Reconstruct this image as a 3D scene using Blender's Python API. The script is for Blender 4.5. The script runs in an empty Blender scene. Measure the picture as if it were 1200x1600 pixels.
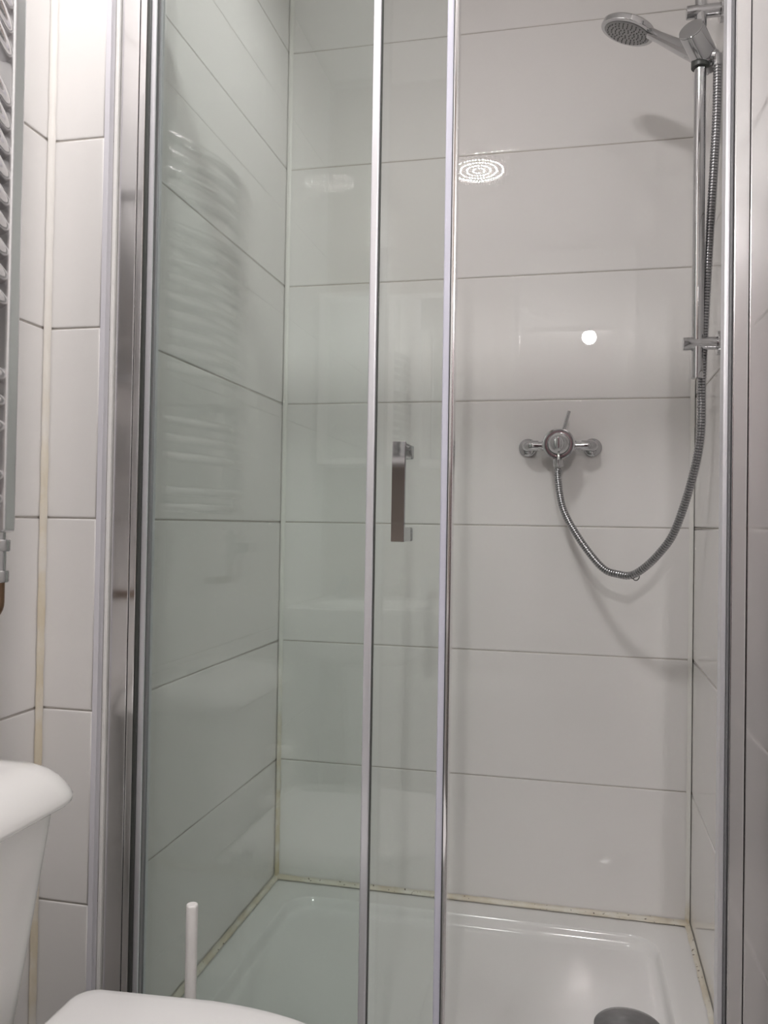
import bpy, bmesh, math, random
from mathutils import Vector, Matrix
random.seed(7)
S = bpy.context.scene
C = S.collection

# ---------------------------------------------------------------- camera
F = Vector((-0.21856178, 0.97570807, 0.01498338))
R = Vector((0.97574413, 0.21832297, 0.01607708))
U = Vector((-0.01241532, -0.01813378, 0.99975848))
cd = bpy.data.cameras.new('camera'); cam = bpy.data.objects.new('camera', cd); C.objects.link(cam)
cd.sensor_fit = 'VERTICAL'; cd.sensor_height = 36; cd.sensor_width = 27
cd.lens = 1290 / 1600 * 36; cd.clip_start = 0.01
m = Matrix((( R.x, U.x, -F.x, 0), (R.y, U.y, -F.y, 0), (R.z, U.z, -F.z, 1.05), (0, 0, 0, 1)))
cam.matrix_world = m
S.camera = cam
# ---------------------------------------------------------------- light, exposure
LED = 1980.0          # strength of the diodes of the round bathroom ceiling lamp
HALL = 640.0          # strength of the small hall lamp
w = bpy.data.worlds.new('world'); S.world = w; w.use_nodes = True
w.node_tree.nodes['Background'].inputs[0].default_value = (0.9, 0.95, 1, 1)
w.node_tree.nodes['Background'].inputs[1].default_value = 0.02
vs = S.view_settings
vs.view_transform = 'Standard'; vs.look = 'None'; vs.gamma = 1; vs.exposure = 0.1
vs.use_curve_mapping = False
try:
    S.cycles.max_bounces = 16; S.cycles.transparent_max_bounces = 24; S.cycles.glossy_bounces = 8
    S.cycles.diffuse_bounces = 8; S.cycles.sample_clamp_indirect = 60
    S.cycles.caustics_reflective = False; S.cycles.caustics_refractive = False
except Exception: pass

# ---------------------------------------------------------------- layout (metres)
H = 2.56                       # ceiling
XL, XR, D = -0.713, 0.2786, 1.993   # shower: left wall, right wall (at the back), back wall
NY, XM = 1.160, -0.815         # pier face, room's left wall
REAR = -0.30                   # rear wall with the doorway
Z0 = 0.152                     # tray top = joint 0 of the tile rows
TH = 0.30
RA = 0.0174                    # the right wall runs slightly inwards

# ---------------------------------------------------------------- materials
def nmat(name):
    m = bpy.data.materials.new(name); m.use_nodes = True
    return m, m.node_tree.nodes, m.node_tree.links, m.node_tree.nodes['Principled BSDF']
def mat(name, col, rough=.4, metal=0, bump=0, bscale=60, var=0, ior=1.5, vscale=8, spec=None, coat=0):
    m, n, l, b = nmat(name)
    b.inputs['Base Color'].default_value = (*col, 1)
    b.inputs['Roughness'].default_value = rough
    b.inputs['Metallic'].default_value = metal
    b.inputs['IOR'].default_value = ior
    if coat: b.inputs['Coat Weight'].default_value = coat; b.inputs['Coat Roughness'].default_value = .03
    tc = n.new('ShaderNodeTexCoord')
    if var:
        nz = n.new('ShaderNodeTexNoise'); nz.inputs['Scale'].default_value = vscale
        nz.inputs['Detail'].default_value = 5
        l.new(tc.outputs['Object'], nz.inputs['Vector'])
        mx = n.new('ShaderNodeMix'); mx.data_type = 'RGBA'
        mx.inputs[6].default_value = (*[c * (1 - var) for c in col], 1)
        mx.inputs[7].default_value = (*[min(1, c * (1 + var)) for c in col], 1)
        l.new(nz.outputs['Fac'], mx.inputs[0]); l.new(mx.outputs[2], b.inputs['Base Color'])
    if bump:
        nz = n.new('ShaderNodeTexNoise'); nz.inputs['Scale'].default_value = bscale
        nz.inputs['Detail'].default_value = 2
        l.new(tc.outputs['Object'], nz.inputs['Vector'])
        bp = n.new('ShaderNodeBump'); bp.inputs['Strength'].default_value = 1
        bp.inputs['Distance'].default_value = bump
        l.new(nz.outputs['Fac'], bp.inputs['Height']); l.new(bp.outputs[0], b.inputs['Normal'])
    return m
def stained(name, col, stain, z0, z1, power=1.0, scale=30, rough=.35, spots=0, zfull=None):
    """silicone whose yellow-brown staining grows towards z0 from z1, broken up by noise"""
    m, n, l, b = nmat(name)
    b.inputs['Roughness'].default_value = rough
    g = n.new('ShaderNodeNewGeometry'); sx = n.new('ShaderNodeSeparateXYZ')
    l.new(g.outputs['Position'], sx.inputs[0])
    mr = n.new('ShaderNodeMapRange'); mr.inputs[1].default_value = z0; mr.inputs[2].default_value = z1
    mr.inputs[3].default_value = 1; mr.inputs[4].default_value = 0
    l.new(sx.outputs[2], mr.inputs[0])
    nz = n.new('ShaderNodeTexNoise'); nz.inputs['Scale'].default_value = scale; nz.inputs['Detail'].default_value = 4
    l.new(g.outputs['Position'], nz.inputs['Vector'])
    r2 = n.new('ShaderNodeMapRange'); r2.inputs[1].default_value = .3; r2.inputs[2].default_value = .62
    l.new(nz.outputs['Fac'], r2.inputs[0])
    mu = n.new('ShaderNodeMath'); mu.operation = 'MULTIPLY'
    l.new(mr.outputs[0], mu.inputs[0]); l.new(r2.outputs[0], mu.inputs[1])
    m2 = n.new('ShaderNodeMath'); m2.operation = 'MULTIPLY'; m2.inputs[1].default_value = power; m2.use_clamp = True
    l.new(mu.outputs[0], m2.inputs[0])
    mx = n.new('ShaderNodeMix'); mx.data_type = 'RGBA'
    mx.inputs[6].default_value = (*col, 1); mx.inputs[7].default_value = (*stain, 1)
    l.new(m2.outputs[0], mx.inputs[0])
    out = mx.outputs[2]
    if spots:
        v = n.new('ShaderNodeTexNoise'); v.inputs['Scale'].default_value = 140; v.inputs['Detail'].default_value = 1
        l.new(g.outputs['Position'], v.inputs['Vector'])
        r3 = n.new('ShaderNodeMapRange'); r3.inputs[1].default_value = .68; r3.inputs[2].default_value = .74
        l.new(v.outputs['Fac'], r3.inputs[0])
        m3 = n.new('ShaderNodeMath'); m3.operation = 'MULTIPLY'; m3.inputs[1].default_value = spots
        l.new(r3.outputs[0], m3.inputs[0])
        my = n.new('ShaderNodeMix'); my.data_type = 'RGBA'; my.inputs[7].default_value = (.10, .07, .045, 1)
        l.new(m3.outputs[0], my.inputs[0]); l.new(out, my.inputs[6]); out = my.outputs[2]
    l.new(out, b.inputs['Base Color'])
    return m
def emit(name, col, s):
    m = bpy.data.materials.new(name); m.use_nodes = True
    n, l = m.node_tree.nodes, m.node_tree.links; n.clear()
    o = n.new('ShaderNodeOutputMaterial'); e = n.new('ShaderNodeEmission')
    e.inputs[0].default_value = (*col, 1); e.inputs[1].default_value = s
    l.new(e.outputs[0], o.inputs[0]); return m
def glass(name, col):
    """thin clear pane: light passes straight, each face mirrors by Fresnel"""
    m = bpy.data.materials.new(name); m.use_nodes = True
    n, l = m.node_tree.nodes, m.node_tree.links; n.clear()
    o = n.new('ShaderNodeOutputMaterial'); t = n.new('ShaderNodeBsdfTransparent'); gl = n.new('ShaderNodeBsdfGlossy')
    t.inputs[0].default_value = (*col, 1); gl.inputs['Roughness'].default_value = 0.0
    ge = n.new('ShaderNodeNewGeometry'); mi = n.new('ShaderNodeMapRange')
    mi.inputs[3].default_value = 1.52; mi.inputs[4].default_value = 1 / 1.52
    l.new(ge.outputs['Backfacing'], mi.inputs[0])
    fr = n.new('ShaderNodeFresnel'); l.new(mi.outputs[0], fr.inputs[0])
    mx = n.new('ShaderNodeMixShader'); l.new(fr.outputs[0], mx.inputs[0])
    l.new(t.outputs[0], mx.inputs[1]); l.new(gl.outputs[0], mx.inputs[2]); l.new(mx.outputs[0], o.inputs[0])
    return m

M = {}
def tilemat(name, base, g=.0):
    m, n, l, b = nmat(name)
    b.inputs['Base Color'].default_value = (*base, 1); b.inputs['Roughness'].default_value = g
    b.inputs['IOR'].default_value = 1.52
    tc = n.new('ShaderNodeTexCoord')
    a = n.new('ShaderNodeTexNoise'); a.inputs['Scale'].default_value = 3.2; a.inputs['Detail'].default_value = 1.5
    l.new(tc.outputs['Object'], a.inputs['Vector'])
    bp = n.new('ShaderNodeBump'); bp.inputs['Distance'].default_value = .0005; bp.inputs['Strength'].default_value = 1
    l.new(a.outputs['Fac'], bp.inputs['Height'])
    a2 = n.new('ShaderNodeTexNoise'); a2.inputs['Scale'].default_value = 260; a2.inputs['Detail'].default_value = 1
    l.new(tc.outputs['Object'], a2.inputs['Vector'])
    b2 = n.new('ShaderNodeBump'); b2.inputs['Distance'].default_value = .000001; b2.inputs['Strength'].default_value = 1
    l.new(a2.outputs['Fac'], b2.inputs['Height']); l.new(bp.outputs[0], b2.inputs['Normal'])
    l.new(b2.outputs[0], b.inputs['Normal'])
    # faint vertical smears of dried water change only the gloss
    mp = n.new('ShaderNodeMapping'); mp.inputs['Scale'].default_value = (26, 26, .9)
    l.new(tc.outputs['Object'], mp.inputs[0])
    s = n.new('ShaderNodeTexNoise'); s.inputs['Scale'].default_value = 1; s.inputs['Detail'].default_value = 3
    l.new(mp.outputs[0], s.inputs['Vector'])
    mr = n.new('ShaderNodeMapRange'); mr.inputs[1].default_value = .45; mr.inputs[2].default_value = .8
    mr.inputs[3].default_value = g; mr.inputs[4].default_value = g + .02
    l.new(s.outputs['Fac'], mr.inputs[0]); l.new(mr.outputs[0], b.inputs['Roughness'])
    return m
M['tile'] = tilemat('white_glazed_tile', (.78, .765, .755))
M['reartile'] = tilemat('beige_brown_glazed_tile', (.36, .31, .27))
M['grout'] = mat('pale_grout', (.50, .47, .44), .8, var=.25, vscale=20)
M['acrylic'] = mat('white_acrylic', (.77, .765, .76), .10, bump=.0004, bscale=7)
M['ceramic'] = mat('white_ceramic', (.83, .82, .81), .06, bump=.0003, bscale=9)
M['seat'] = mat('white_plastic_seat', (.80, .79, .79), .22)
M['plastic'] = mat('white_plastic', (.80, .78, .77), .3)
M['chrome'] = mat('polished_chrome', (.54, .54, .55), .045, 1)
M['chrome_satin'] = mat('bright_anodised_frame', (.88, .87, .88), .13, 1)
M['alu'] = mat('satin_aluminium', (.74, .74, .78), .33, .6)
M['rad'] = mat('chromed_radiator_steel', (.72, .72, .73), .30, 1)
M['darkmetal'] = mat('dark_seal_rubber', (.06, .065, .06), .4)
M['hose'] = mat('chromed_hose', (.42, .42, .43), .22, 1)
M['bars'] = mat('radiator_bar_chrome', (.68, .67, .68), .08, 1)
M['brass'] = mat('dull_brass', (.22, .14, .09), .3, .9, var=.3, vscale=40)
M['greyseal'] = mat('grey_magnet_rubber', (.20, .20, .21), .35)
M['seal'] = mat('clear_lilac_seal', (.62, .62, .72), .25)
M['lilactrim'] = mat('lilac_white_edge_trim', (.69, .68, .73), .3)
M['silicone'] = mat('white_silicone', (.80, .79, .77), .3, bump=.0008, bscale=60)
M['paint'] = mat('white_ceiling_paint', (.86, .86, .855), .6)
M['trimpaint'] = mat('matt_white_frame_paint', (.74, .74, .73), .95); M['trimpaint'].node_tree.nodes['Principled BSDF'].inputs['Specular IOR Level'].default_value = 0
M['rearpaint'] = mat('pale_rear_tile', (.70, .68, .66), .15)
M['hallwall'] = mat('hall_brown_paint', (.45, .41, .39), .6)
M['halldarkwall'] = mat('maroon_for_chrome_reflections', (.075, .035, .04), .5)  # made-up maroon, gives the chrome something dark to reflect
M['halldark'] = mat('hall_dark_carpet', (.05, .045, .045), .9)
M['floor'] = None
M['black'] = mat('black_drain_hole', (.02, .02, .02), .5)
M['nozzle'] = mat('grey_spray_plate', (.30, .30, .30), .35, .2)
M['rubber'] = mat('grey_nozzle_rubber', (.14, .14, .14), .5)
M['waste'] = mat('grey_waste_dome', (.25, .25, .26), .22, .9, var=.3, vscale=60)
M['mirror'] = mat('mirror_glass', (.85, .87, .86), .01, 1)
M['paper'] = mat('toilet_paper', (.82, .80, .78), .9)
M['glass'] = glass('clear_door_glass', (.952, .974, .964))
M['gedge'] = mat('green_glass_edge', (.07, .12, .10), .15)
M['led'] = emit('white_led', (1, .965, .955), LED)
M['hallled'] = emit('hall_lamp', (1, .965, .94), HALL)
M['corner'] = stained('corner_silicone', (.78, .77, .74), (.60, .52, .36), .15, .75, 1.3, 25)
M['corner_right'] = stained('corner_silicone_right', (.78, .77, .74), (.55, .47, .33), .14, .22, 1.6, 25)
M['piercorner'] = stained('stained_corner_silicone', (.76, .74, .71), (.68, .61, .48), .95, 1.5, 1.1, 14)
M['traybead'] = stained('stained_tray_silicone', (.76, .74, .68), (.52, .43, .28), 0, .5, .8, 22, spots=.9)
def floormat():
    m, n, l, b = nmat('grey_floor_tile')
    tc = n.new('ShaderNodeTexCoord'); br = n.new('ShaderNodeTexBrick')
    br.offset = 0; br.inputs['Scale'].default_value = 1
    br.inputs['Brick Width'].default_value = .3; br.inputs['Row Height'].default_value = .3
    br.inputs['Mortar Size'].default_value = .004
    br.inputs['Color1'].default_value = (.30, .29, .28, 1); br.inputs['Color2'].default_value = (.31, .30, .29, 1)
    br.inputs['Mortar'].default_value = (.07, .07, .07, 1)
    l.new(tc.outputs['Object'], br.inputs['Vector']); l.new(br.outputs['Color'], b.inputs['Base Color'])
    b.inputs['Roughness'].default_value = .3
    return m
M['floor'] = floormat()

# ---------------------------------------------------------------- helpers
def obj(name, bm, mt, parent=None, smooth=True, angle=38, wn=True):
    me = bpy.data.meshes.new(name)
    bmesh.ops.recalc_face_normals(bm, faces=bm.faces)
    if smooth:
        for f in bm.faces: f.smooth = True
        for e in bm.edges:
            if len(e.link_faces) == 2:
                try: e.smooth = e.calc_face_angle() < math.radians(angle)
                except ValueError: e.smooth = True
    bm.to_mesh(me); bm.free()
    me.materials.append(M[mt] if isinstance(mt, str) else mt)
    o = bpy.data.objects.new(name, me); C.objects.link(o)
    if wn:
        md = o.modifiers.new('weighted_normal', 'WEIGHTED_NORMAL'); md.keep_sharp = True; md.weight = 100; md.mode = 'FACE_AREA'
    if parent: 
        o.parent = parent
        o.matrix_parent_inverse = Matrix.Translation(-Vector(parent.location))
    return o
def origin(o, p):
    p = Vector(p); o.data.transform(Matrix.Translation(-p)); o.location = p; return o
def struct(name, bm, mt, label=None, **k):
    o = obj(name, bm, mt, **k); o['kind'] = 'structure'
    if label: o['label'] = label
    return o
def thing(name, label, cat, loc, group=None):
    o = bpy.data.objects.new(name, None); C.objects.link(o); o.location = loc
    o.empty_display_size = .05
    o['label'] = label; o['category'] = cat
    if group: o['group'] = group
    bpy.context.view_layer.update()
    return o
def add_box(bm, a, b, bev=0, seg=2, mtx=None):
    a, b = Vector(a), Vector(b)
    r = bmesh.ops.create_cube(bm, size=1)
    vs_ = r['verts']
    for v in vs_:
        v.co = Vector(((a.x + b.x) / 2 + v.co.x * abs(b.x - a.x), (a.y + b.y) / 2 + v.co.y * abs(b.y - a.y), (a.z + b.z) / 2 + v.co.z * abs(b.z - a.z)))
    if mtx: bmesh.ops.transform(bm, matrix=mtx, verts=vs_)
    if bev:
        es = list({e for v in vs_ for e in v.link_edges})
        bmesh.ops.bevel(bm, geom=es, offset=bev, segments=seg, profile=.6, affect='EDGES')
    return bm
def box(a, b, bev=0, seg=2): return add_box(bmesh.new(), a, b, bev, seg)
def basis(d):
    d = Vector(d).normalized(); t = Vector((0, 0, 1)) if abs(d.z) < .9 else Vector((1, 0, 0))
    u = t.cross(d).normalized(); return u, d.cross(u), d
def add_lathe(bm, p, d, prof, n=40, sx=1, sy=1):
    """prof: list of (distance along d, radius)"""
    u, v, d = basis(d); p = Vector(p); rings = []
    for h, r in prof:
        if r <= 1e-6: rings.append([bm.verts.new(p + d * h)])
        else: rings.append([bm.verts.new(p + d * h + (u * math.cos(2 * math.pi * i / n) * sx + v * math.sin(2 * math.pi * i / n) * sy) * r) for i in range(n)])
    for a, b in zip(rings, rings[1:]):
        for i in range(n):
            j = (i + 1) % n
            if len(a) == 1 and len(b) == 1: continue
            if len(a) == 1: bm.faces.new((a[0], b[i], b[j]))
            elif len(b) == 1: bm.faces.new((a[i], a[j], b[0]))
            else: bm.faces.new((a[i], a[j], b[j], b[i]))
    if len(rings[0]) > 1: bm.faces.new(rings[0])
    if len(rings[-1]) > 1: bm.faces.new(rings[-1])
    return bm
def lathe(p, d, prof, n=40, **k): return add_lathe(bmesh.new(), p, d, prof, n, **k)
def cylprof(l, r, b=.001): return [(0, 0), (0, r - b), (b * .3, r - b * .3), (b, r), (l - b, r), (l - b * .3, r - b * .3), (l, r - b), (l, 0)]
def cyl(p, q, r, b=.001, n=32):
    p, q = Vector(p), Vector(q); return lathe(p, q - p, cylprof((q - p).length, r, b), n)
def spline(pts, n=16):
    P = [Vector(p) for p in pts]; P = [P[0] * 2 - P[1]] + P + [P[-1] * 2 - P[-2]]; out = []
    for i in range(1, len(P) - 2):
        a, b, c, d = P[i - 1:i + 3]
        for k in range(n):
            t = k / n
            out.append(.5 * ((2 * b) + (c - a) * t + (2 * a - 5 * b + 4 * c - d) * t * t + (3 * b - a - 3 * c + d) * t ** 3))
    out.append(P[-2]); return out
def resample(pts, step):
    out = [pts[0]]; acc = 0
    for a, b in zip(pts, pts[1:]):
        L = (b - a).length
        if L < 1e-9: continue
        t = step - acc
        while t <= L: out.append(a.lerp(b, t / L)); t += step
        acc = (acc + L) % step if t > L else acc
        acc = L - (t - step)
    return out
def add_tube(bm, pts, rad, n=16, cap=True):
    pts = [Vector(p) for p in pts]
    if not callable(rad): r0 = rad; rad = lambda i: r0
    t0 = (pts[1] - pts[0]).normalized(); u, v, _ = basis(t0); prev = None; rings = []
    for i, p in enumerate(pts):
        t = (pts[min(i + 1, len(pts) - 1)] - pts[max(i - 1, 0)]).normalized()
        if prev is not None:
            q = prev.rotation_difference(t); u = q @ u; v = q @ v
        prev = t; r = rad(i)
        rings.append([bm.verts.new(p + (u * math.cos(2 * math.pi * k / n) + v * math.sin(2 * math.pi * k / n)) * r) for k in range(n)])
    for a, b in zip(rings, rings[1:]):
        for k in range(n): bm.faces.new((a[k], a[(k + 1) % n], b[(k + 1) % n], b[k]))
    if cap: bm.faces.new(rings[0]); bm.faces.new(rings[-1])
    return bm
def tube(pts, rad, n=16): return add_tube(bmesh.new(), pts, rad, n)
def loft(rings, cap=True):
    bm = bmesh.new(); rr = [[bm.verts.new(p) for p in r] for r in rings]; n = len(rr[0])
    for a, b in zip(rr, rr[1:]):
        for k in range(n): bm.faces.new((a[k], a[(k + 1) % n], b[(k + 1) % n], b[k]))
    if cap: bm.faces.new(rr[0]); bm.faces.new(rr[-1])
    return bm
def rrect(x0, x1, y0, y1, r, z, n=8, rs=None):
    """rounded rectangle ring, corner radii rs = (x1y1, x0y1, x0y0, x1y0)"""
    rs = rs or (r,) * 4; out = []
    for (cx, cy, a, q) in ((x1, y1, 0, rs[0]), (x0, y1, 90, rs[1]), (x0, y0, 180, rs[2]), (x1, y0, 270, rs[3])):
        ox = cx - q if cx == x1 else cx + q; oy = cy - q if cy == y1 else cy + q
        for k in range(n + 1):
            t = math.radians(a + 90 * k / n); out.append(Vector((ox + math.cos(t) * q, oy + math.sin(t) * q, z)))
    return out

# tiled wall: slightly pillowed tiles with eased edges on a recessed grout bed, one mesh
def tiled(name, org, udir, ndir, ulen, ujoints, z_lo, z_hi, gap=.0026, tilt=None, thick=.09, label=None, mt='tile'):
    bm = bmesh.new(); org, ud, nd = Vector(org), Vector(udir).normalized(), Vector(ndir).normalized()
    P = lambda u, z, h: org + ud * u + nd * h + Vector((0, 0, z - org.z))
    # bed
    c = [(0, z_lo), (ulen, z_lo), (ulen, z_hi), (0, z_hi)]
    f = [bm.verts.new(P(u, z, -.0016)) for u, z in c]; b = [bm.verts.new(P(u, z, -thick)) for u, z in c]
    gf = [bm.faces.new(f), bm.faces.new(b[::-1])]
    for i in range(4): gf.append(bm.faces.new((f[i], b[i], b[(i + 1) % 4], f[(i + 1) % 4])))
    us = [0] + [u for u in ujoints if 0 < u < ulen] + [ulen]
    k0 = math.floor((z_lo - Z0) / TH); zs = [z_lo]
    k = k0 + 1
    while Z0 + k * TH < z_hi - .02: 
        if Z0 + k * TH > z_lo + .02: zs.append(Z0 + k * TH)
        k += 1
    zs.append(z_hi)
    rings = [(0, -.0016), (0.0001, -.0011), (.0006, -.0005), (.0014, -.00015), (.0028, 0), (.0045, 0)]
    for a, b2 in zip(us, us[1:]):
        for z1, z2 in zip(zs, zs[1:]):
            g = gap / 2
            u0, u1, w0, w1 = a + (g if a > 0 else 0), b2 - (g if b2 < ulen else 0), z1 + g, z2 - g
            kk = round((z1 - Z0) / TH)
            tz, tu = tilt(kk, a) if tilt else (random.uniform(-1, 1) * .0006, random.uniform(-1, 1) * .0006)
            uc, wc = (u0 + u1) / 2, (w0 + w1) / 2; prev = None
            for ins, h in rings:
                cc = [(u0 + ins, w0 + ins), (u1 - ins, w0 + ins), (u1 - ins, w1 - ins), (u0 + ins, w1 - ins)]
                cur = [bm.verts.new(P(u, z, h + (z - wc) * tz + (u - uc) * tu)) for u, z in cc]
                if prev:
                    for i in range(4): bm.faces.new((prev[i], prev[(i + 1) % 4], cur[(i + 1) % 4], cur[i])).material_index = 0
                prev = cur
            bm.faces.new(prev)
    gi = set(x.index for x in gf)
    bm.faces.index_update()
    gidx = [x.index for x in gf]
    me = bpy.data.meshes.new(name)
    for f_ in bm.faces: f_.smooth = True
    for i, f_ in enumerate(bm.faces):
        if i < len(gf): f_.smooth = False; f_.material_index = 1
    # outward normals
    bmesh.ops.recalc_face_normals(bm, faces=gf)
    for f_ in bm.faces:
        if f_ not in gf:
            f_.normal_update()
            if f_.normal.dot(nd) < -1e-4: f_.normal_flip()
    bm.to_mesh(me); bm.free()
    me.materials.append(M[mt]); me.materials.append(M['grout'])
    o = bpy.data.objects.new(name, me); C.objects.link(o); o['kind'] = 'structure'
    if label: o['label'] = label
    return o

# ================================================================ STRUCTURE
def back_tilt(k, a):
    t = {5: (.0, .0), 6: (.0058, 0), 4: (.001, .0005), 3: (-.0008, 0)}.get(k, (.0004, -.0004))
    return t
rx = lambda y: XR - math.tan(RA) * (D - y)      # x of the right wall at depth y
tiled('wall_back', (XL - .1, D, 0), (1, 0, 0), (0, -1, 0), XR - XL + .2, [.1 + .429], 0, H, tilt=back_tilt)
tiled('wall_left_shower', (XL, NY + .0125, 0), (0, 1, 0), (1, 0, 0), D - NY - .0125, [], 0, H, thick=.09)
tiled('wall_left_pier', (XM, NY, 0), (1, 0, 0), (0, -1, 0), XL - XM - .008, [], 0, H, thick=.03)
tiled('wall_left', (XM, REAR - .1, 0), (0, 1, 0), (1, 0, 0), NY - REAR + .1, [.31 - REAR + .1], 0, H)
LR = (D - REAR + .1) / math.cos(RA)
tiled('wall_right', (XR, D, 0), (-math.sin(RA), -math.cos(RA), 0), (-math.cos(RA), math.sin(RA), 0), LR, [.765, 1.365, 1.965], 0, H)
# rear wall: piece behind the basin, lintel above the doorway
tiled('wall_rear', (-.30, REAR, 0), (-1, 0, 0), (0, 1, 0), -.30 - XM, [], 0, H, mt='reartile')
struct('wall_rear_lintel', box((-.30, REAR - .09, 2.10), (.24, REAR, H)), 'trimpaint', smooth=False)
struct('trim_1', box((-.30, REAR - .10, 0), (-.265, REAR + .012, 2.10), .003), 'trimpaint', smooth=False)
struct('trim_2', box((.205, REAR - .10, 0), (.236, REAR + .012, 2.10), .003), 'trimpaint', smooth=False)
struct('trim_3', box((-.265, REAR - .10, 2.065), (.205, REAR + .012, 2.10), .003), 'trimpaint', smooth=False)
struct('floor', box((-.9, REAR - .1, -.08), (.45, D + .08, 0)), 'floor', smooth=False)
struct('ceiling', box((-.9, REAR - .1, H), (.45, D + .08, H + .08)), 'paint', smooth=False)
# hall behind the doorway
struct('floor_hall', box((-1.1, -3.2, -.08), (1.1, REAR - .1, 0)), 'halldark', smooth=False)
struct('ceiling_hall', box((-1.1, -3.2, H), (1.1, REAR - .1, H + .08)), 'paint', smooth=False)
struct('wall_hall_left', box((-1.2, -3.2, 0), (-1.1, REAR - .1, H)), 'hallwall', smooth=False)
struct('wall_hall_right', box((1.1, -3.2, 0), (1.2, REAR - .1, H)), 'hallwall', smooth=False)
struct('wall_hall_end', box((-1.2, -3.3, 0), (1.2, -3.2, H)), 'halldarkwall', smooth=False)  # unseen end wall, coloured dark for contrast in the chrome reflections
bm = box((-1.2, REAR - .11, 0), (XM - .09, REAR - .101, H)); add_box(bm, (.34, REAR - .11, 0), (1.2, REAR - .101, H))
struct('wall_hall_front', bm, 'hallwall', smooth=False)

# silicone beads and edge trims (concave fillets)
def fillet(p, q, a, b, r):
    """bead running p->q in the corner between directions a and b"""
    p, q, a, b = map(Vector, (p, q, a, b)); L = (q - p).length; N = max(2, int(L / .02)); rings = []
    for i in range(N + 1):
        c = p.lerp(q, i / N); rr = r * (1 + .12 * math.sin(i * 1.7) * random.random()); ring = [c]
        for k in range(7):
            t = math.radians(90 * k / 6); ring.append(c + a * rr * (1 - .82 * math.sin(t)) + b * rr * (1 - .82 * math.cos(t)) - (a + b) * rr * .18 * 0)
        rings.append(ring)
    return loft(rings)
zt = Z0 + .001
struct('trim_4', fillet((XL, D, Z0), (XL, D, H), (1, 0, 0), (0, -1, 0), .0105), 'corner', angle=60)
struct('trim_5', fillet((XR, D, Z0), (XR, D, H), (-1, 0, 0), (0, -1, 0), .0105), 'corner_right', angle=60)
struct('trim_6', fillet((XM, NY, 0), (XM, NY, H), (1, 0, 0), (0, -1, 0), .0095), 'piercorner', angle=60)
struct('trim_7', fillet((XL + .003, D, zt), (XR - .003, D, zt), (0, -1, 0), (0, 0, 1), .0115), 'traybead', angle=60)
struct('trim_8', fillet((XL, NY + .06, zt), (XL, D - .003, zt), (1, 0, 0), (0, 0, 1), .0115), 'traybead', angle=60)
struct('trim_9', fillet((rx(NY + .06), NY + .06, zt), (rx(D - .003), D - .003, zt), (-1, 0, 0), (0, 0, 1), .0115), 'traybead', angle=60)
# plastic edge trim on the pier's corner
struct('trim_10', box((XL - .0070, NY - .0015, 0), (XL + .0020, NY + .012, H), .0015), 'lilactrim')

# ================================================================ SHOWER TRAY
t = thing('shower_tray', 'white acrylic shower tray with a rounded shallow well, between the tiled shower walls', 'shower tray', (-.22, 1.58, 0))
x0, x1, y0, y1 = XL + .001, rx(1.6) + .003, NY + .012, D - .001
rg = []
rg.append(rrect(x0, x1, y0, y1, .004, 0)); rg.append(rrect(x0, x1, y0, y1, .004, Z0 - .004)); rg.append(rrect(x0 + .003, x1 - .003, y0 + .003, y1 - .003, .004, Z0))
ix0, ix1, iy0, iy1 = XL + .068, XR - .076, NY + .10, D - .070
for ins, dz, r in ((0, .0, .070), (.003, -.0012, .068), (.006, -.006, .066), (.009, -.014, .064), (.012, -.021, .062), (.017, -.0255, .060), (.030, -.0280, .055), (.06, -.0290, .05)):
    rg.append(rrect(ix0 + ins, ix1 - ins, iy0 + ins, iy1 - ins, r, Z0 + dz))
body = obj('tray_body', loft(rg), 'acrylic', t, angle=50)
wx, wy = .120, 1.606
wz = Z0 - .0290
wo = obj('drain_cover', lathe((wx, wy, wz), (0, 0, 1), [(0, .063), (.004, .063), (.007, .060), (.010, .050), (.0125, .034), (.014, .016), (.0145, 0)], 48), 'waste', t)
for k in range(8):
    bm = bmesh.new()
    a = k * math.pi / 4; add_box(bm, (-.003, .040, .0), (.003, .058, .0042), mtx=Matrix.Translation((wx, wy, wz + .0025)) @ Matrix.Rotation(a, 4, 'Z'))
    obj('drain_slot', bm, 'black', wo)

# ================================================================ SHOWER ENCLOSURE (fixed part)
YP = 1.178      # front of the wall posts
YG = 1.194      # fixed pane
YS = 1.222      # sliding pane
ZB, ZT = Z0 + .001, 1.972
e = thing('shower_enclosure', 'chrome framed shower screen with its fixed clear glass pane at the left wall', 'shower screen', (-.22, 1.22, Z0))
xp = XL + .0085
# left post: wall channel + inner channel, slim chrome strip and dark seal
obj('wall_channel', box((xp, YP, ZB), (xp + .0315, YP + .048, ZT), .0015), 'chrome_satin', e)
obj('frame_post', box((xp + .0320, YP + .001, ZB), (xp + .0435, YP + .047, ZT), .002), 'chrome_satin', e)
obj('seal_strip', box((xp + .0436, YP + .003, ZB), (xp + .0475, YP + .030, ZT), .0005), 'darkmetal', e)
g = obj('glass_pane', box((xp + .0476, YG - .003, ZB + .02), (-.287, YG + .003, ZT - .03)), 'glass', e, smooth=False)
obj('frame_lip', box((xp + .0477, YP + .008, ZB), (xp + .056, YG - .0035, ZT), .0008), 'alu', e)
o = obj('pane_end_profile', box((-.2935, YG - .009, ZB + .02), (-.2815, YG + .009, ZT - .03), .0025, 3), 'alu', e)
o['label'] = 'slim satin strip on the free edge of the fixed pane'
obj('end_seal', box((-.2814, YG - .006, ZB + .02), (-.2802, YG + .002, ZT - .03), .0006), 'darkmetal', e)
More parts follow.
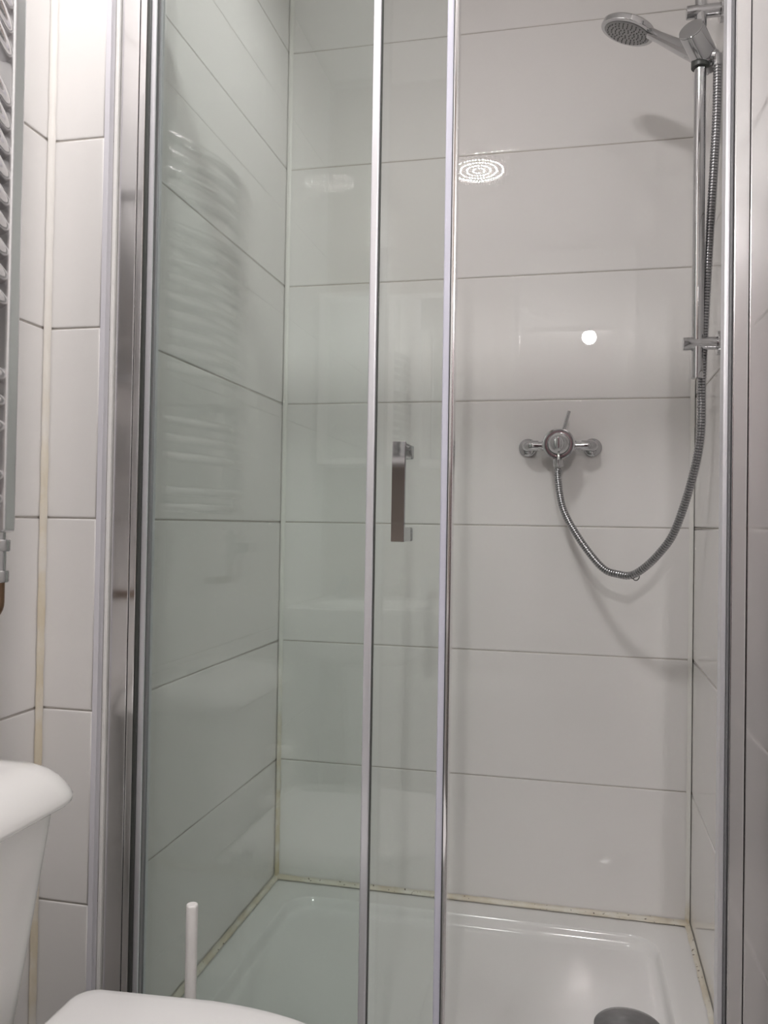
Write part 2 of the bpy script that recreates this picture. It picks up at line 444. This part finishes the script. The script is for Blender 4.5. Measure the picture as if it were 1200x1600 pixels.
# right post
xr = rx(YP) - .0005
obj('wall_channel', box((xr - .0320, YP, ZB), (xr, YP + .048, ZT), .0015), 'chrome_satin', e)
obj('frame_post', box((xr - .0520, YP + .001, ZB), (xr - .0325, YP + .047, ZT), .002), 'chrome_satin', e)
obj('magnet_strip', box((xr - .0555, YP + .006, ZB), (xr - .0522, YP + .040, ZT), .001), 'greyseal', e)
obj('magnet_strip', box((xr - .0620, YP + .010, ZB), (xr - .0557, YP + .036, ZT), .001), 'alu', e)
# rails
obj('top_rail', box((xp, YP - .002, ZT), (xr, YP + .052, ZT + .032), .003, 3), 'chrome_satin', e)
obj('bottom_rail', box((xp + .0565, YP + .006, ZB), (xr - .0625, YP + .054, ZB + .018), .003), 'chrome_satin', e)
# silicone between pier and post
struct('trim_11', box((XL + .0016, NY + .0122, Z0), (XL + .0083, YP + .002, 2.0), .002), 'silicone')

# ================================================================ SLIDING DOOR
d = thing('shower_door', 'sliding clear glass shower door pushed open behind the fixed pane, with a chrome handle', 'shower door', (-.42, YS, Z0 + .02))
dl, dr = -.655, -.166
obj('glass_pane', box((dl, YS - .003, ZB + .022), (dr - .012, YS + .003, ZT - .03)), 'glass', d, smooth=False)
obj('seal_strip', box((dr - .021, YS - .007, ZB + .022), (dr - .0095, YS + .007, ZT - .03), .003, 3), 'seal', d)
obj('edge_profile', box((dr - .0090, YS - .011, ZB + .022), (dr - .0020, YS + .011, ZT - .03), .002), 'chrome_satin', d)
obj('edge_seal', box((dr - .0105, YS - .009, ZB + .022), (dr - .0092, YS + .009, ZT - .03), .0003), 'darkmetal', d)
obj('rear_profile', box((dl - .004, YS - .004, ZB + .022), (dl, YS + .004, ZT - .03), .0005), 'alu', d)
# handle: flat bar on two square stand-offs
hx0, hx1, hz0, hz1 = -.2500, -.2305, 1.025, 1.170
h = obj('handle', box((hx0, 1.162, hz0), (hx1, 1.170, hz1), .0008), 'chrome', d)
for z in (hz0, hz1 - .021):
    obj('handle_mount', box((hx0 + .001, 1.1702, z + .0005), (hx1 - .001, YS - .0032, z + .0205), .0015), 'chrome', h)
    obj('handle_mount', box((hx0, YS + .0032, z), (hx1, YS + .009, z + .021), .003, 3), 'chrome', h)
obj('door_roller', cyl((dl + .06, YS + .003, ZT - .045), (dl + .06, YS + .018, ZT - .045), .011), 'chrome', d)
obj('door_roller', cyl((dr - .06, YS + .003, ZT - .045), (dr - .06, YS + .018, ZT - .045), .011), 'chrome', d)

# ================================================================ SHOWER VALVE
VX, VZ = -.0245, 1.2385
v = thing('shower_valve', 'round chrome thermostatic shower valve on the tiled back wall', 'shower valve', (VX, D, VZ))
for s, fx in ((-1, -.097), (1, .052)):
    fl = obj('wall_flange', lathe((fx, D - .0005, VZ - .001), (0, -1, 0), [(0, 0), (0, .0215), (.003, .0215), (.0055, .020), (.010, .0125), (.011, 0)], 40), 'chrome', v)
    pts = []
    cx = fx; yb = 1.948
    pts += [Vector((fx, D - .011, VZ)), Vector((fx, yb + .012, VZ))]
    for k in range(9):
        a = math.radians(90 * k / 8); pts.append(Vector((fx - s * .012 * (1 - math.cos(a)), yb + .012 * (1 - math.sin(a)), VZ)))
    pts += [Vector((fx - s * .026, yb, VZ))]
    obj('inlet_elbow', tube(pts, .0118, 24), 'chrome', v)
    a0 = Vector((fx - s * .026, yb, VZ)); a1 = Vector((VX + s * .030, yb, VZ))
    obj('inlet_pipe', lathe(a0, a1 - a0, [(0, 0), (0, .0092), ((a1 - a0).length, .0092), ((a1 - a0).length, 0)], 24), 'chrome', v)
    obj('union_nut', lathe(a1 - Vector((s * .001, 0, 0)), (s, 0, 0), cylprof(.010, .0115), 24), 'chrome', v)
obj('valve_body', lathe((VX, 1.972, VZ), (0, -1, 0), [(0, 0), (0, .026), (.008, .032), (.02, .034), (.046, .0345), (.052, .0350), (.056, .0362), (.0615, .0362), (.064, .0352), (.0645, .033), (.062, .0300), (.062, 0)], 56), 'chrome', v)
dial = obj('temperature_dial', lathe((VX, 1.9105, VZ), (0, -1, 0), [(0, 0), (0, .0255), (.004, .0262), (.012, .0248), (.022, .0215), (.029, .0165), (.032, .0095), (.0325, 0)], 48), 'chrome', v)
obj('dial_grip', box((VX - .0045, 1.871, VZ - .014), (VX + .0045, 1.882, VZ + .014), .003, 3), 'chrome', dial)
obj('dial_lever', cyl((VX, 1.893, VZ - .018), (VX + .0005, 1.886, VZ - .038), .0032), 'chrome', dial)
obj('flow_lever', cyl((VX + .009, 1.930, VZ + .030), (VX + .0225, 1.926, VZ + .077), .0038, .0008), 'chrome', v)
obj('outlet', lathe((VX - .001, 1.938, VZ - .030), (0, 0, -1), [(0, 0), (0, .013), (.010, .0125), (.018, .010), (.018, 0)], 32), 'chrome', v)

# ================================================================ RISER RAIL
RX, RY = .231, 1.632
rr = thing('riser_rail', 'vertical chrome shower riser rail bracketed to the right tiled wall', 'shower rail', (rx(RY), RY, 1.40))
obj('rail', cyl((RX, RY, 1.332), (RX, RY, 2.085), .0108, .0015), 'chrome', rr)
for z in (1.398, 2.026):
    wxr = rx(RY)
    b = obj('wall_bracket', lathe((RX - .026, RY, z), (1, 0, 0), cylprof(wxr - RX + .026 - .006, .0122, .001), 32), 'chrome', rr)
    obj('bracket_flange', lathe((wxr - .0075, RY, z), (1, 0, 0), cylprof(.0078, .0225, .0012), 40), 'chrome', b)
sA, sB = Vector((.2085, 1.588, 1.968)), Vector((.2500, 1.655, 1.932))
sl = obj('slider', cyl(sA, sB, .0235, .0015, 48), 'chrome', rr)
dd = (sB - sA).normalized()
obj('slider_cap', lathe(sA - dd * .0032, dd, [(0, 0), (0, .0200), (.0008, .0222), (.003, .0226), (.003, 0)], 48), 'chrome', sl)
obj('rail_shade_collar', cyl((RX, RY, 1.918), (RX, RY, 1.934), .0165, .002), 'darkmetal', sl)  # dark collar, its black stands for shade where the rail leaves the slider

# ================================================================ HAND SHOWER
hc = Vector((.106, 1.742, 2.070)); hn = Vector((-.33, .10, -.938)).normalized()
hs = thing('hand_shower', 'chrome round-headed hand shower resting in the slider of the riser rail', 'shower head', hc)
obj('head_shell', lathe(hc - hn * .013, hn, [(0, 0), (0, .030), (.0015, .044), (.004, .0515), (.007, .0545), (.016, .0555), (.0175, .0548), (.0175, .052), (.0185, .0505), (.0185, .047), (.017, .0465), (.017, 0)], 64), 'chrome', hs)
fp = obj('spray_plate', lathe(hc + hn * .0042, hn, [(0, 0), (0, .0462), (.0022, .046), (.0030, .040), (.0036, 0)], 48), 'nozzle', hs)
bm = bmesh.new(); uu, vv, _ = basis(hn)
for rad_, cnt in ((.008, 6), (.016, 12), (.024, 18), (.032, 22), (.040, 28)):
    for k in range(cnt):
        a = 2 * math.pi * k / cnt + rad_ * 90
        add_lathe(bm, hc + hn * .0072 + (uu * math.cos(a) + vv * math.sin(a)) * rad_, hn, [(0, .0013), (.0022, .0009), (.0022, 0)], 6)
nz_ = obj('spray_nozzles', bm, 'rubber', fp); nz_['kind'] = 'stuff'
arm0 = Vector((.147, 1.716, 2.044)); arm1 = Vector((.2260, 1.634, 1.944))
A = (arm1 - arm0); rings = []
au, av, ad = basis(A)
for tt, ra, rb in ((0, .010, .0085), (.05, .0105, .009), (.2, .0105, .0088), (.5, .0125, .0105), (.8, .0145, .0125), (1.0, .0150, .0130)):
    c_ = arm0 + A * tt
    rings.append([c_ + au * math.cos(2 * math.pi * k / 24) * rb + av * math.sin(2 * math.pi * k / 24) * ra for k in range(24)])
obj('grip', loft(rings), 'chrome', hs)
obj('neck', box(arm0 - Vector((.007, .007, .008)), arm0 + Vector((.007, .007, .007)), .004, 3), 'chrome', hs)
g2 = Vector((.2590, 1.622, 1.934))
obj('hose_socket', cyl(arm1, g2, .0105, .001, 24), 'chrome', hs)

# ================================================================ SHOWER HOSE
hp = [(.2590, 1.622, 1.934), (.2600, 1.621, 1.905), (.2590, 1.626, 1.795), (.2505, 1.645, 1.566), (.2440, 1.660, 1.350), (.2425, 1.680, 1.206), (.2130, 1.740, 1.062),
      (.1810, 1.775, .999), (.1375, 1.812, .9545), (.1035, 1.835, .9515), (.0700, 1.855, .9655), (.0225, 1.885, 1.026), (-.0130, 1.915, 1.092), (-.0255, 1.934, 1.160), (-.0255, 1.938, 1.185)]
sh = thing('shower_hose', 'ribbed chrome shower hose looping from the valve up to the hand shower', 'shower hose', (.1345, 1.815, .950))
P = resample(spline(hp, 24), .0011)
def hr(i):
    return (.0064, .0080, .0084, .0084, .0080)[i % 5]
obj('hose_tube', tube(P, hr, 14), 'hose', sh, angle=30, wn=False)
obj('hose_nut', lathe((-.0255, 1.938, 1.208), (0, 0, -1), [(0, 0), (0, .0105), (.002, .0120), (.017, .0120), (.020, .0095), (.020, 0)], 6 * 6), 'chrome', sh)
obj('hose_nut', cyl((.2588, 1.6222, 1.936), (.2598, 1.6212, 1.914), .0092, .001, 24), 'chrome', sh)
bm = bmesh.new(); cR = Vector((.139, 1.812, .9535)); ring = []
for k in range(33):
    a = 2 * math.pi * k / 32; ring.append(cR + Vector((math.cos(a) * .0072, 0, -.003 + math.sin(a) * .0098)))
add_tube(bm, ring, .0011, 8, cap=False)
o = obj('hose_ring', bm, 'darkmetal', sh); o['label'] = 'thin black ring round the hose'

# ================================================================ TOWEL RADIATOR
ra = thing('towel_radiator', 'tall chrome ladder towel radiator with curved bars on the left wall above the cistern', 'towel radiator', (XM, .80, 1.03))
RZ0, RZ1, RYn, RYf = 1.031, 1.83, .605, .996
def upright(ya, yb):
    bm = box((-.772, ya, RZ0), (-.740, yb, RZ1), .006, 4); return bm
obj('upright', upright(RYf - .026, RYf), 'rad', ra)
obj('upright', upright(RYn, RYn + .026), 'rad', ra)
zs_ = [1.076, 1.108, 1.174, 1.208, 1.243, 1.344, 1.377, 1.410, 1.444, 1.478, 1.513, 1.547, 1.580, 1.613, 1.68, 1.713, 1.746, 1.78]
for z in zs_:
    pts = []
    for k in range(25):
        q = k / 24; y = RYf - .02 + (RYn + .04 - RYf) * q
        pts.append(Vector((-.757 + .055 * math.sin(math.pi * q), y, z)))
    obj('bar', tube(pts, .0110, 14), 'bars', ra, wn=False)
for (y, z) in ((RYf - .013, 1.31), (RYn + .013, 1.31), (RYf - .013, 1.65), (RYn + .013, 1.65)):
    obj('wall_fixing', cyl((XM, y, z), (-.7725, y, z), .010), 'rad', ra)
for yc in (RYf - .013, RYn + .013):
    vb = obj('radiator_valve', lathe((-.756, yc, RZ0), (0, 0, -1), [(0, 0), (0, .0085), (.010, .0085), (.010, .0135), (.012, .0145), (.024, .0145), (.026, .0135), (.026, .0095), (.052, .0095), (.052, .0125), (.054, .0135), (.066, .0135), (.068, .0125), (.068, .0), ], 30), 'chrome', ra)
    pts = [Vector((-.756, yc, RZ0 - .066)), Vector((-.756, yc, RZ0 - .095))]
    for k in range(9):
        a = math.radians(90 * k / 8); pts.append(Vector((-.756 - .022 * (1 - math.cos(a)), yc, RZ0 - .095 - .022 * math.sin(a))))
    pts.append(Vector((XM, yc, RZ0 - .117)))
    obj('pipe_tail', tube(pts, .0082, 18), 'brass', vb)
    if yc < .8: obj('adjuster_cap', lathe((-.744, yc, RZ0 - .040), (1, 0, 0), cylprof(.03, .012, .002), 24), 'chrome', vb)

# ================================================================ TOILET
to = thing('toilet', 'white close-coupled toilet with its lid down, cistern against the left wall', 'toilet', (-.55, .79, 0))
CY = .785
def cist(z, dx, dy, r): return rrect(XM + .004, -.626 - dx, CY - .172 + dy, CY + .172 - dy, r, z, rs=(r, .01, .01, r))
obj('cistern', loft([cist(.391, .042, .037, .04), cist(.40, .033, .029, .045), cist(.50, .022, .018, .045), cist(.69, .0, .0, .045), cist(.700, .0, .0, .045)]), 'ceramic', to, angle=60)
def lidr(z, i, r): return rrect(XM + .002, -.606 - i, CY - .196 + i, CY + .196 - i, r, z, rs=(r, .012, .012, r), n=12)
cl = obj('cistern_lid', loft([lidr(.6925, .010, .055), lidr(.6915, .003, .060), lidr(.694, .0005, .062), lidr(.699, .0, .062), lidr(.706, .003, .061), lidr(.714, .008, .058), lidr(.722, .015, .052), lidr(.730, .025, .045), lidr(.7365, .038, .036), lidr(.740, .055, .025), lidr(.7405, .07, .015)]), 'ceramic', to, angle=70)
fb = obj('flush_button', lathe((-.735, CY + .03, .740), (0, 0, 1), [(0, 0), (0, .026), (.004, .026), (.006, .024), (.0065, 0)], 40), 'chrome', cl)
def D_ring(x0, x1, hw, z, n=40, p=2.35, cy=CY, rc=.03):
    """seat outline: squared at the hinge (x0), rounded at the front (x1)"""
    out = []; L = (x1 - x0)
    for k in range(n + 1):
        t_ = -math.pi / 2 + math.pi * k / n
        cx = x0 + L * .40; a = L * .60
        c_, s_ = math.cos(t_), math.sin(t_)
        out.append(Vector((cx + a * abs(c_) ** (2 / p), cy + hw * math.copysign(abs(s_) ** (2 / p), s_), z)))
    for (ox, oy, st) in ((x0 + rc, cy + hw * .94 - rc, 90), (x0 + rc, cy - hw * .94 + rc, 180)):
        for k in range(7):
            t_ = math.radians(st + 90 * k / 6); out.append(Vector((ox + rc * math.cos(t_), oy + rc * math.sin(t_), z)))
    return out
SX0, SX1, HW = -.607, -.165, .196
def sr(z, i): return D_ring(SX0 + i, SX1 - i, HW - i, z)
obj('lid', loft([sr(.432, .006), sr(.4325, .001), sr(.436, 0), sr(.442, .0005), sr(.447, .003), sr(.4505, .009), sr(.4525, .02), sr(.454, .045), sr(.4548, .09), sr(.455, .14)]), 'seat', to, angle=70)
obj('seat', loft([sr(.410, .008), sr(.412, .003), sr(.418, .002), sr(.426, .003), sr(.4295, .008)]), 'seat', to, angle=70)
rgs = []
for z, xa, xb, hw in ((0, -.60, -.30, .105), (.02, -.60, -.29, .11), (.10, -.60, -.27, .105), (.2, -.61, -.24, .12), (.30, -.60, -.20, .150), (.37, -.60, -.18, .174), (.395, -.60, -.175, .180), (.408, -.60, -.177, .178)):
    rgs.append(D_ring(xa, xb, hw, z))
obj('pan', loft(rgs), 'ceramic', to, angle=60)
obj('cistern_shelf', loft([rrect(XM + .03, -.62, CY - .08, CY + .08, .03, .28), rrect(XM + .012, -.62, CY - .11, CY + .11, .03, .38), rrect(XM + .012, -.62, CY - .11, CY + .11, .03, .391)]), 'ceramic', to, angle=60)
for s in (-1, 1):
    obj('hinge', cyl((-.612, CY + s * .075 - .02, .425), (-.612, CY + s * .075 + .02, .425), .011), 'seat', to)

# ================================================================ TOILET BRUSH
bx, by = -.512, 1.088
tb = thing('toilet_brush', 'white toilet brush with a straight stick handle standing behind the toilet by the glass', 'toilet brush', (bx, by, 0))
obj('handle', lathe((bx, by, .06), (0, 0, 1), [(0, 0), (0, .0045), (.14, .0065), (.20, .0078), (.447, .0083), (.449, .0080), (.450, .0070), (.450, 0)], 24), 'plastic', tb)
obj('brush_holder', lathe((bx, by, 0), (0, 0, 1), [(0, 0), (0, .048), (.004, .050), (.12, .045), (.125, .046), (.125, .042), (.02, .044), (.02, 0)], 36), 'plastic', tb)

# ================================================================ WASH BASIN (behind the camera line, mirrored in the glass)
wb = thing('wash_basin', 'white pedestal wash basin in the left corner beside the doorway', 'wash basin', (-.58, -.1, 0))
def br_(z, i, r=.06): return rrect(XM + .006 + i, -.365 - i, REAR + .004 + i * .3, .115 - i, r, z, n=8, rs=(r, .01, .01, r))
def bi(z, i): return rrect(XM + .06 + i, -.41 - i, REAR + .12 + i, .07 - i, .09, z, n=8)
obj('bowl', loft([br_(.62, .12), br_(.66, .06), br_(.72, .015), br_(.76, .002), br_(.80, 0), br_(.806, .004), bi(.805, 0), bi(.795, .008), bi(.74, .03), bi(.70, .07), bi(.69, .11)]), 'ceramic', wb, angle=60)
obj('pedestal', loft([rrect(-.68, -.50, -.22, -.04, .05, 0), rrect(-.665, -.515, -.20, -.05, .05, .3), rrect(-.68, -.50, -.22, -.02, .05, .65)]), 'ceramic', wb, angle=60)
for x in (-.72, -.46):
    tp = obj('tap', lathe((x, -.225, .803), (0, 0, 1), [(0, 0), (0, .022), (.006, .022), (.010, .014), (.045, .013), (.05, .016), (.056, .016), (.06, .009), (.068, .009), (.068, 0)], 24), 'chrome', wb)
    obj('spout', tube([(x, -.225, .835), (x, -.17, .845), (x, -.135, .838), (x, -.125, .822)], .0085, 14), 'chrome', tp)
    bm = box((x - .024, -.230, .870), (x + .024, -.220, .880), .004); add_box(bm, (x - .005, -.249, .870), (x + .005, -.201, .880), .004)
    obj('cross_head', bm, 'chrome', tp)
mc = thing('mirror_cabinet', 'white mirror-fronted wall cabinet above the wash basin', 'cabinet', (-.58, REAR, 1.24))
obj('cabinet_body', box((-.80, REAR + .001, 1.24), (-.36, REAR + .12, 1.80), .003), 'plastic', mc)
for (a, b) in ((-.798, -.582), (-.578, -.362)):
    dd_ = obj('cabinet_door', box((a, REAR + .1205, 1.243), (b, REAR + .136, 1.797), .002), 'plastic', mc)
    obj('mirror', box((a + .02, REAR + .1362, 1.262), (b - .02, REAR + .138, 1.778)), 'mirror', dd_, smooth=False)

# ================================================================ PEDAL BIN + TOILET ROLL (mirrored in the glass)
pb = thing('pedal_bin', 'small white round bin with a domed lid between toilet and wash basin', 'bin', (-.718, .42, 0))
obj('bin_body', lathe((-.718, .42, 0), (0, 0, 1), [(0, 0), (0, .078), (.01, .082), (.345, .088), (.35, .086), (.35, 0)], 40), 'plastic', pb)
obj('bin_lid', lathe((-.718, .42, .3505), (0, 0, 1), [(0, 0), (0, .090), (.010, .091), (.022, .084), (.032, .065), (.034, .05), (.034, 0)], 40), 'plastic', pb)
rl = obj('toilet_roll', lathe((-.718, .42, .385), (0, 0, 1), [(0, .021), (0, .050), (.003, .053), (.095, .053), (.098, .050), (.098, .021), (0, .021)], 40), 'paper')
rl['label'] = 'white toilet roll standing on the lid of the small bin'; rl['category'] = 'toilet roll'
origin(rl, (-.718, .42, .385))

# ================================================================ CEILING LAMP (dotted rings of LEDs)
lx, ly = -.388, .549
cl = thing('ceiling_light', 'round ceiling lamp with concentric rings of white light dots', 'ceiling light', (lx, ly, H))
obj('housing', lathe((lx, ly, H), (0, 0, -1), [(0, 0), (0, .124), (.020, .124), (.026, .120), (.026, .112), (.022, .110), (.022, 0)], 64), 'plastic', cl)
for rad_, cnt in ((.024, 12), (.050, 25), (.077, 38), (.104, 51)):
    bm = bmesh.new()
    for k in range(cnt):
        a = 2 * math.pi * k / cnt + rad_ * 40; c_ = Vector((lx + rad_ * math.cos(a), ly + rad_ * math.sin(a), H - .02225))
        vs_ = [bm.verts.new(c_ + Vector((math.cos(-q) * .0028, math.sin(-q) * .0028, 0))) for q in [i * math.pi / 3 for i in range(6)]]
        bm.faces.new(vs_)
    me = bpy.data.meshes.new('led_ring'); bm.to_mesh(me); bm.free(); me.materials.append(M['led'])
    o = bpy.data.objects.new('led_ring', me); C.objects.link(o); o.parent = cl
    o.matrix_parent_inverse = Matrix.Translation(-Vector(cl.location))

# hall lamp
hl = thing('hall_ceiling_light', 'small globe lamp on the hall ceiling behind the doorway', 'ceiling light', (.125, -2.22, H))
obj('lamp_base', lathe((.125, -2.22, H), (0, 0, -1), cylprof(.02, .06, .003), 40), 'plastic', hl)
obj('lamp_stem', cyl((.125, -2.22, H - .02), (.125, -2.22, 2.488), .012), 'plastic', hl)
obj('lamp_globe', lathe((.125, -2.22, 2.49), (0, 0, -1), [(.0505 - .05 * math.cos(math.pi * k / 20), .05 * math.sin(math.pi * k / 20)) for k in range(1, 20)], 40), 'hallled', hl)
